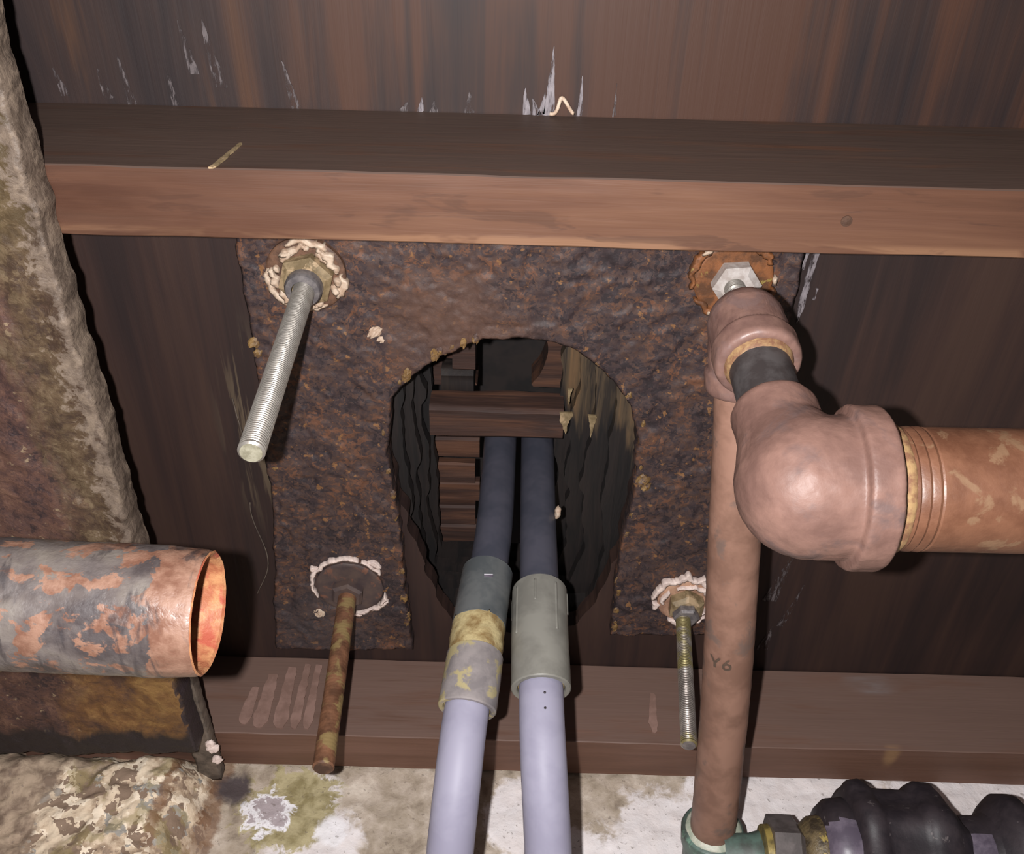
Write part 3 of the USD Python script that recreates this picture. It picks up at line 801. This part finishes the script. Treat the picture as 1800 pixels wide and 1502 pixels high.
def rod_end(a, b, r):
    a, b = np.asarray(a, float), np.asarray(b, float)
    d = unit(b - a)
    return lathe(b - d * 0.0006, d, [(0, r - 0.0011), (0.0006, r - 0.0013), (0.0009, 0.0)], 28)


def disc(cx, cz, y0, y1, r, seed=0, seg=56, rough=0.0006):
    return lathe((cx, -y0, cz), (0, -1, 0), [(0, r), (y1 - y0 - 0.0012, r), (y1 - y0 - 0.0003, r - 0.0010), (y1 - y0, r - 0.003), (y1 - y0, r * 0.5), (y1 - y0, 0)], seg, rough, 160, seed)


N = (0, -1, 0)
# upper left, bright rod
t = thing('anchor_bolt', 'long bright galvanised threaded rod sticking out at the plate\'s upper left corner', 'bolt')
cx, cz = -0.1325, 0.4250
obj('washer', disc(cx, cz + 0.002, 0.0115, 0.0165, 0.0255, 1), WASHER_BROWN, t)
crust_ring(cx, cz + 0.002, 0.0185, 0.0275, FLAKE, t, 3, 0.0155, 0.72)
crust_ring(cx, cz + 0.001, 0.0140, 0.0230, FLAKE, t, 5, 0.0170, 0.5)
crust_ring(cx, cz + 0.001, 0.0150, 0.0250, FLAKE, t, 44, 0.0172, 0.55)
obj('nut', hexagon((cx + 0.001, -0.016, cz + 0.001), N, 0.031, 0.010, 0.003, 0.25), PUTTY, t, smooth=25, label='putty-smeared tan nut')
obj('sleeve', lathe((cx + 0.001, -0.025, cz), N, [(0, 0.0118), (0.006, 0.0118), (0.008, 0.0105), (0.0085, 0.0068)], 32), NUT, t)
a_, b_ = (-0.1315, -0.010, 0.4250), (-0.1256, -0.1922, 0.4224)
rod_ = obj('threaded_rod', rod_mesh(a_, b_, 0.0068), STEEL, t, smooth=17)
obj('rod_end', rod_end(a_, b_, 0.0068), STEEL_END, rod_)
# upper right, behind the elbow
t = thing('anchor_bolt', 'white-painted nut with a short bright stud behind the small elbow, upper right', 'bolt')
cx, cz = 0.1365, 0.4320
obj('washer', disc(cx, cz, 0.0115, 0.0160, 0.0250, 2), WASHER_ORANGE, t)
crust_ring(cx, cz, 0.0200, 0.0300, WASHER_ORANGE, t, 8, 0.0145, 0.7, 0.002, 'rust_flake')
crust_ring(cx, cz, 0.0230, 0.0300, FLAKE, t, 13, 0.0150, 0.25)
obj('nut', hexagon((cx + 0.001, -0.0155, cz - 0.001), N, 0.0265, 0.012, 0.0035, 0.1), WHITE_NUT, t, smooth=25)
obj('stud', rod_mesh((cx - 0.001, -0.01, cz), (cx - 0.0015, -0.036, cz), 0.0066), STEEL, t, smooth=17)
# lower left, rusted rod
t = thing('anchor_bolt', 'brown rusted rod with a dark washer ringed in torn white paint, lower left', 'bolt')
cx, cz = -0.1275, 0.1480
obj('washer', disc(cx, cz, 0.0115, 0.0165, 0.0270, 4), WASHER_DARK, t)
crust_ring(cx, cz, 0.0265, 0.0330, FLAKE_LOW, t, 21, 0.0140, 0.66)
crust_ring(cx, cz, 0.0275, 0.0370, FLAKE_LOW, t, 27, 0.0135, 0.30)
obj('nut', hexagon((cx - 0.001, -0.016, cz - 0.002), N, 0.024, 0.009, 0.002, 0.4), WASHER_DARK, t, smooth=25)
a_, b_ = (-0.1290, -0.010, 0.1445), (-0.1182, -0.1843, 0.1539)
rod_ = obj('threaded_rod', rod_mesh(a_, b_, 0.0073, 0.0030, 0.00007), ROD_RUST, t, smooth=17)
obj('rod_end', rod_end(a_, b_, 0.0073), WASHER_BROWN, rod_)
# lower right
t = thing('anchor_bolt', 'tarnished grey rod with a pale torn washer left of the upright pipe, lower right', 'bolt')
cx, cz = 0.1440, 0.1400
obj('washer', disc(cx, cz + 0.002, 0.0115, 0.0160, 0.0225, 5), WASHER_PALE, t)
crust_ring(cx, cz + 0.002, 0.0190, 0.0300, FLAKE_LOW, t, 31, 0.0150, 0.85)
crust_ring(cx, cz + 0.002, 0.0150, 0.0215, FLAKE_LOW, t, 36, 0.0170, 0.7)
obj('nut', hexagon((cx, -0.0155, cz + 0.0015), N, 0.026, 0.011, 0.003, 0.52), PUTTY, t, smooth=25, label='putty-smeared tan nut')
obj('sleeve', hexagon((cx - 0.001, -0.026, cz), N, 0.0185, 0.007, 0.0015, 0.0), NUT, t, smooth=25)
a_, b_ = (0.1425, -0.010, 0.1385), (0.1276, -0.1534, 0.1453)
rod_ = obj('threaded_rod', rod_mesh(a_, b_, 0.0058, 0.0016, 0.00030), ROD_GREY, t, smooth=17)
obj('rod_end', rod_end(a_, b_, 0.0058), NUT, rod_)

# ------------------------------------------------------------------ the two conduits
CL = smooth_path([(-0.0090, 0.150, 0.2160), (-0.0096, 0.100, 0.2180), (-0.0104, 0.030, 0.2190), (-0.0122, -0.0313, 0.2190), (-0.0168, -0.088, 0.2180), (-0.0197, -0.129, 0.2174), (-0.0217, -0.160, 0.2150),
                  (-0.0243, -0.1835, 0.2095), (-0.0267, -0.2103, 0.1979), (-0.0292, -0.2352, 0.1774), (-0.0312, -0.2520, 0.1560), (-0.034, -0.272, 0.110), (-0.036, -0.282, 0.05), (-0.037, -0.284, -0.01)], 260)
CR = smooth_path([(0.0218, 0.150, 0.2160), (0.0219, 0.100, 0.2180), (0.0219, 0.030, 0.2195), (0.0219, -0.0307, 0.2197), (0.0224, -0.0874, 0.2188), (0.0224, -0.1284, 0.2180), (0.0228, -0.1595, 0.2160),
                  (0.0233, -0.1818, 0.2110), (0.0248, -0.2095, 0.1990), (0.0272, -0.2333, 0.1767), (0.0290, -0.2500, 0.1560), (0.031, -0.270, 0.110), (0.033, -0.280, 0.05), (0.034, -0.282, -0.01)], 260)


def at_y(path, y):
    return int(np.argmin(np.abs(path[:, 1] - y) + (path[:, 2] < 0.1) * 9))


def hollow_end(seg, r_out, r_in, steps=6, **k):
    """a socket: the tube's outside, its rounded rim, and the inside wall running back"""
    outer = sweep(seg, r_out, 44, False, **k)
    d = unit(seg[-1] - seg[-2])
    rim = lathe(seg[-1], d, [(-0.0002, r_out), (0.0008, r_out - 0.0008), (0.0008, r_in + 0.0006), (0.0, r_in), (-0.008, r_in)], 44)
    d2 = unit(seg[0] - seg[1])
    top = lathe(seg[0], d2, [(-0.0002, r_out), (0.001, r_out - 0.001), (0.0012, r_in * 0.8)], 44)
    return join(outer, rim, top)


t = thing('conduit', 'left plastic conduit with a yellow glue-smeared coupling coming out of the arch', 'pipe')
i1, i2, i3, i4 = at_y(CL, -0.066), at_y(CL, -0.116), at_y(CL, -0.142), at_y(CL, -0.178)
obj('upper_tube', sweep(CL[:i1 + 4], 0.0138, 40), PVC_DARK, t, smooth=True, label='dark grey tube')
obj('upper_coupling', hollow_end(CL[i1:i2 + 1], 0.0182, 0.0160), PVC_SLATE, t, label='slate grey coupling')
obj('glue_smear', sweep(CL[i2 - 1:i3 + 4], np.linspace(0.0181, 0.0178, i3 + 5 - i2), 48, True, 0.0009, 260, 3), GLUE, t, smooth=True, label='yellow glue smear')
cpl = obj('lower_coupling', hollow_end(CL[i3:i4 + 1], 0.0186, 0.0150, rough=0.0003), CLEAR, t, label='milky coupling')
obj('glue_bead', lathe(CL[i4 - 2], CL[i4] - CL[i4 - 2], [(0, 0.0152), (0.0018, 0.0158), (0.0032, 0.0152), (0.0036, 0.0138)], 44, 0.0004, 300, 1), GLUE, cpl, smooth=True)
obj('lower_tube', sweep(CL[i4 - 14:], 0.0142, 40), PVC_WHITE, t, smooth=True, label='lavender white tube')
obj('sensor_tab', bevel_box(-0.0165, -0.0105, -0.0005, 0.0005, -0.0015, 0.0015, 0.0004, 4).apply_transform(trimesh.transformations.translation_matrix((0, -0.0855, 0.2366))), LILAC, t)
t = thing('conduit', 'right plastic conduit with a clean grey ribbed coupling coming out of the arch', 'pipe')
j1, j4 = at_y(CR, -0.084), at_y(CR, -0.163)
obj('upper_tube', sweep(CR[:j1 + 4], 0.0138, 40), PVC_DARK, t, smooth=True, label='dark grey tube')
cpl = obj('coupling', hollow_end(CR[j1:j4 + 1], 0.0192, 0.0152), PVC_GREY, t, label='green-grey coupling')
seg = CR[j1 + 2:j4 - 14]
for k in range(8):
    th = k * np.pi / 4 + 0.2
    sgm = CR[j1 + 2:j1 + 2 + (len(seg) if k % 2 else len(seg) // 2)]
    d = unit(sgm[-1] - sgm[0])
    a, b, _ = frame(d)
    obj('rib', sweep(sgm + (np.cos(th) * a + np.sin(th) * b) * 0.0188, 0.0010, 8), PVC_GREY, cpl, smooth=True)
obj('glue_bead', lathe(CR[j4 - 2], CR[j4] - CR[j4 - 2], [(0, 0.0150), (0.0016, 0.0156), (0.003, 0.0150), (0.0034, 0.0138)], 44, 0.0003, 300, 2), GLUE, cpl, smooth=True)
obj('lower_tube', sweep(CR[j4 - 14:], 0.0142, 40), PVC_WHITE, t, smooth=True, label='lavender white tube')
fo = trimesh.creation.icosphere(2, 0.0032)
fo.vertices = fo.vertices * np.array([0.8, 1.2, 1.6]) + (fbm(fo.vertices * 500, 2, 3)[:, None] - 0.5) * 0.002 + np.array([0.0365, -0.0091, 0.2290])
obj('glue_drop', fo, FLAKE, t, smooth=True)
for y in (-0.1725, -0.182):
    i = at_y(CR, y)
    d = unit(CR[i + 1] - CR[i - 1])
    up = unit(np.cross(np.array([1.0, 0, 0]), d))
    up = up if up[2] > 0 else -up
    obj('speck', lathe(CR[i] + up * 0.0140 + np.array([0.0015, 0, 0]), up, [(-0.0005, 0.0009), (0.0005, 0.0008), (0.0007, 0)], 10), BLACK, t)

# ------------------------------------------------------------------ pipework on the right
P0 = np.array([0.1555, -0.1640, 0.0590])
P1 = np.array([0.1335, -0.0860, 0.4050])
run = thing('pipe_run', 'rust-pink iron pipe run: upright pipe, two elbows and a thick pipe leaving right', 'pipe')
sag = np.array([(0.1555, -0.1620, 0.0560), (0.1550, -0.1590, 0.0735), (0.1545, -0.1470, 0.1118), (0.1520, -0.1290, 0.1812), (0.1460, -0.1080, 0.2693), (0.1385, -0.0860, 0.3700), (0.1345, -0.0755, 0.4150)])
blend = np.array([1.0, 0.995, 0.98, 0.955, 0.93, 0.917, 0.915])
V = smooth_path(EYE + (sag - EYE) * blend[:, None], 90)
obj('upright_pipe', sweep(V, np.interp(np.arange(90), [0, 89], [0.0164, 0.0150]), 40, True, 0.0004, 120, 4), PIPE_V, run, smooth=True)


def turned(P, d, prof, seg=72):
    """solid of revolution as a Manifold; prof = [(t, r), ...] closed down to the axis"""
    pts = [(0.0, prof[0][0])] + [(r, t_) for t_, r in prof] + [(0.0, prof[-1][0])]
    a, b, d = frame(d)
    m = m3.Manifold.revolve(m3.CrossSection([np.array(pts)], m3.FillRule.NonZero), seg)
    return m.transform(np.c_[a, b, d, np.asarray(P, float)])


def ball(c, r):
    return m3.Manifold.sphere(r, 72).translate(np.asarray(c, float).tolist())


def casting(parts, edge=0.0016, rough=0.0005, seed=0, passes=6):
    m = parts[0]
    for q in parts[1:]:
        m = m + q
    m = m.refine_to_length(edge).to_mesh()
    t_ = trimesh.Trimesh(m.vert_properties[:, :3], m.tri_verts)
    trimesh.smoothing.filter_taubin(t_, 0.5, 0.52, passes)
    n = t_.vertex_normals
    v = np.array(t_.vertices)
    return trimesh.Trimesh(v + n * ((fbm(v * 170, 3, seed) - 0.5) * 2 * rough)[:, None], t_.faces, process=False)


def near(P, s_):
    """the same spot along the line of sight, s_ times as far from the lens (how the run was surveyed)"""
    return EYE + (np.asarray(P, float) - EYE) * s_


SC = 0.915
Mc = near((0.1353, -0.1482, 0.4245), SC)
iz = int(np.argmin(np.abs(V[:, 2] - 0.2385)))
ax = unit(V[iz + 1] - V[iz - 1])
tocam = unit((EYE - V[iz]) - ax * ((EYE - V[iz]) @ ax))
rt_ = np.cross(ax, tocam)
tm = text_mesh('Y6', 0.0085, 0.00025, True)
tm = tm.subdivide()
q_ = np.array(tm.vertices)
rr_ = 0.0161
th_ = (q_[:, 0] - 0.0125) / rr_
tv = V[iz] + ax * (q_[:, 1] - 0.004)[:, None] + ((rr_ + q_[:, 2]) * np.cos(th_))[:, None] * tocam + ((rr_ + q_[:, 2]) * np.sin(th_))[:, None] * rt_
obj('stamped_mark', trimesh.Trimesh(tv, tm.faces, process=False), INK, run, smooth=False, label='faint stamped characters')
E1 = near((0.1338, -0.0740, 0.4325), SC)
E2 = near((0.1440, -0.1965, 0.4142), SC)
down_v = unit(V[-8] - V[-1])
nd = unit(Mc - E1)
f_ = SC


def collar_prof(L, R_, bore_r):
    e = 0.0016
    return [(-L, R_ - 2 * e), (-L + e, R_ - e * 0.3), (-L + 2 * e, R_), (-2 * e, R_), (-0.6 * e, R_ - 0.5 * e), (0.0, R_ - 1.6 * e), (0.0, bore_r), (-0.005, bore_r)]


small = [ball(E1, 0.0222 * f_), turned(E1, nd, [(-0.002, 0.0222 * f_), (0.030 * f_, 0.0222 * f_)]), turned(E1, down_v, [(-0.002, 0.0222 * f_), (0.03 * f_, 0.0215 * f_)]),
         turned(E1 + nd * 0.037 * f_, nd, collar_prof(0.016, 0.0240 * f_, 0.0188 * f_)), turned(E1 + down_v * 0.040 * f_, down_v, collar_prof(0.014, 0.0238 * f_, 0.0175 * f_))]
obj('small_elbow', casting(small, seed=2, passes=4), IRON_SMALL, run, smooth=50)
obj('sealant_ring', lathe(E1 + nd * 0.0355 * f_, nd, [(-0.004, 0.0178), (0.0005, 0.0176), (0.002, 0.0170), (0.004, 0.0164), (0.0055, 0.0152)], 48, 0.0005, 260, 3), DOPE, run, smooth=True)
obj('nipple', lathe(E1 + nd * 0.030 * f_, nd, [(0, 0.0150), (0.004, 0.0154), (0.050, 0.0154)], 48), NIPPLE, run, smooth=True)
PD = unit((0.0375, -0.0004, 0.0006))
RB = 0.0352 * f_
branch = nd * -1.0
big = [m3.Manifold.batch_hull([ball(E2, RB), ball(Mc + branch * -0.020, 0.0216 * f_)]), turned(E2, PD, [(0.0, RB), (0.029 * f_, RB)]),
       turned(Mc, branch, [(-0.050, 0.0215 * f_), (-0.012, 0.0222 * f_), (-0.0030, 0.0226 * f_), (-0.0012, 0.0220 * f_), (0.0, 0.0206 * f_), (0.0, 0.0172 * f_), (-0.004, 0.0172 * f_)]),
       turned(E2 + PD * 0.0325 * f_, PD, [(-0.0185, RB * 0.96), (-0.0150, RB + 0.0004), (-0.0140, 0.0396 * f_), (-0.0125, 0.0402 * f_), (-0.0015, 0.0402 * f_), (0.0, 0.0386 * f_), (0.0, 0.0320 * f_), (-0.006, 0.0320 * f_)])]
obj('reducing_elbow', casting(big, seed=7, passes=3), IRON, run, smooth=50, label='large reducing elbow')
Q = E2 + PD * 0.0325 * f_
r_ = 0.0302 * f_
prof = [(-0.008, r_ - 0.001)]
for k in range(3):
    prof += [(0.0085 + k * 0.0042, r_ + 0.0001), (0.0094 + k * 0.0044, r_ - 0.0006), (0.0104 + k * 0.0043, r_ - 0.0002)]
prof += [(0.0235, r_), (0.45, r_ + 0.0002)]
obj('thick_pipe', lathe(Q, PD, prof, 64, 0.00030, 130, 5), PIPE_R, run, smooth=20)
obj('sealant_ring', lathe(Q, PD, [(0.0010, r_ + 0.0014), (0.0035, r_ + 0.0017), (0.0062, r_ + 0.0012), (0.0075, r_ - 0.0002)], 64, 0.0005, 240, 8), DOPE, run, smooth=True)

# cut pipe on the left, open end towards the middle
lp = thing('cut_pipe', 'sawn-off thick grey pipe with rust patches entering from the left', 'pipe')
LPd = unit((0.0850, 0.0006, -0.0032))
LS = 0.895
end = near((-0.1385, -0.2503, 0.3734), LS)
prof = [(t_, 0.0301 * LS) for t_ in np.linspace(-0.5, -0.016, 160)] + [(-0.014, 0.0298 * LS), (-0.002, 0.0292 * LS), (0.0, 0.0284 * LS)]
obj('pipe_wall', lathe(end, LPd, prof, 96, 0.0007, 90, 9), PIPE_L, lp, smooth=40)
prof = [(0.0, 0.0284 * LS), (0.0005, 0.0276 * LS), (-0.0006, 0.0262 * LS), (-0.02, 0.0258 * LS), (-0.12, 0.0258 * LS), (-0.5, 0.0258 * LS)]
obj('cut_rim', lathe(end, LPd, prof, 96, 0.0006, 240, 10), PIPE_L_CUT, lp, smooth=40, label='orange sawn rim and bore')

# ------------------------------------------------------------------ green tee and black valve
vt = thing('valve', 'black ribbed plastic valve with brass and a green tee, bottom right on the concrete', 'valve')
GP = np.array([0.1556, -0.1622, 0.0570])
gd = unit(V[0] - V[8])
obj('green_tee', join(lathe(GP - gd * 0.002, gd, [(-0.001, 0.0176), (0.0, 0.0215), (0.0015, 0.0228), (0.012, 0.0228), (0.016, 0.0205), (0.052, 0.0205), (0.054, 0.0)], 44, 0.0008, 120, 3)), GREEN, vt, smooth=True, label='green painted tee')
obj('sealant_ring', lathe(GP - gd * 0.004, gd, [(-0.001, 0.0162), (0.0005, 0.0185), (0.002, 0.0205), (0.005, 0.0212)], 44, 0.0010, 180, 4), TAPE, vt, smooth=True)
VA = np.array([0.1600, -0.1830, 0.0640])
vd = unit((1.0, -0.02, 0.006))
obj('branch', lathe(VA + np.array([0, 0.004, -0.008]), vd, [(0.0, 0.0130), (0.020, 0.0140), (0.028, 0.0165), (0.030, 0.012)], 36, 0.0005, 160, 5), GREEN, vt, smooth=True)
obj('brass_ring', lathe(VA, vd, [(0.026, 0.010), (0.0265, 0.0195), (0.0315, 0.0200), (0.0325, 0.010)], 36), BRASS, vt, smooth=40)
obj('hex_union', join(hexagon(VA + vd * 0.031, vd, 0.046, 0.022, 0.004, 0.5)), HEX_GREY, vt, smooth=25)
obj('bonnet', lathe(VA, vd, [(0.050, 0.012), (0.054, 0.0205), (0.060, 0.026), (0.068, 0.0275), (0.074, 0.024), (0.078, 0.012)], 40, 0.0014, 150, 6), CRUD, vt, smooth=True, label='crusty bronze bonnet')


def lobes(n, amp, ph=0.0):
    return lambda t_, th: 1 + amp * np.cos(n * th + ph)


obj('neck', lathe(VA, vd, [(0.064, 0.014), (0.068, 0.033), (0.074, 0.0385), (0.086, 0.040), (0.092, 0.034)], 48, 0.0008, 120, 7), BLACK, vt, smooth=True)
obj('hub', lathe(VA, vd, [(0.083, 0.030), (0.086, 0.045), (0.090, 0.0505), (0.097, 0.0512), (0.102, 0.0490), (0.106, 0.0455), (0.128, 0.0455), (0.132, 0.0490), (0.137, 0.0512), (0.147, 0.0505), (0.153, 0.045), (0.160, 0.036), (0.166, 0.030)], 96, 0.0009, 120, 8, lobes(8, 0.035, 0.6)), BLACK, vt, smooth=True, label='black lobed hub')
obj('waist', lathe(VA, vd, [(0.158, 0.028), (0.168, 0.031), (0.180, 0.031), (0.186, 0.034)], 48, 0.0006, 120, 9), BLACK, vt, smooth=True)
obj('collar', lathe(VA, vd, [(0.182, 0.030), (0.192, 0.042), (0.197, 0.0465), (0.206, 0.0465), (0.211, 0.041), (0.212, 0.020)], 64, 0.0008, 120, 10), BLACK, vt, smooth=True)
obj('sleeve', lathe(VA, vd, [(0.210, 0.030), (0.212, 0.038), (0.36, 0.038), (0.362, 0.036), (0.362, 0.0)], 48), PALE_PIPE, vt, smooth=40)
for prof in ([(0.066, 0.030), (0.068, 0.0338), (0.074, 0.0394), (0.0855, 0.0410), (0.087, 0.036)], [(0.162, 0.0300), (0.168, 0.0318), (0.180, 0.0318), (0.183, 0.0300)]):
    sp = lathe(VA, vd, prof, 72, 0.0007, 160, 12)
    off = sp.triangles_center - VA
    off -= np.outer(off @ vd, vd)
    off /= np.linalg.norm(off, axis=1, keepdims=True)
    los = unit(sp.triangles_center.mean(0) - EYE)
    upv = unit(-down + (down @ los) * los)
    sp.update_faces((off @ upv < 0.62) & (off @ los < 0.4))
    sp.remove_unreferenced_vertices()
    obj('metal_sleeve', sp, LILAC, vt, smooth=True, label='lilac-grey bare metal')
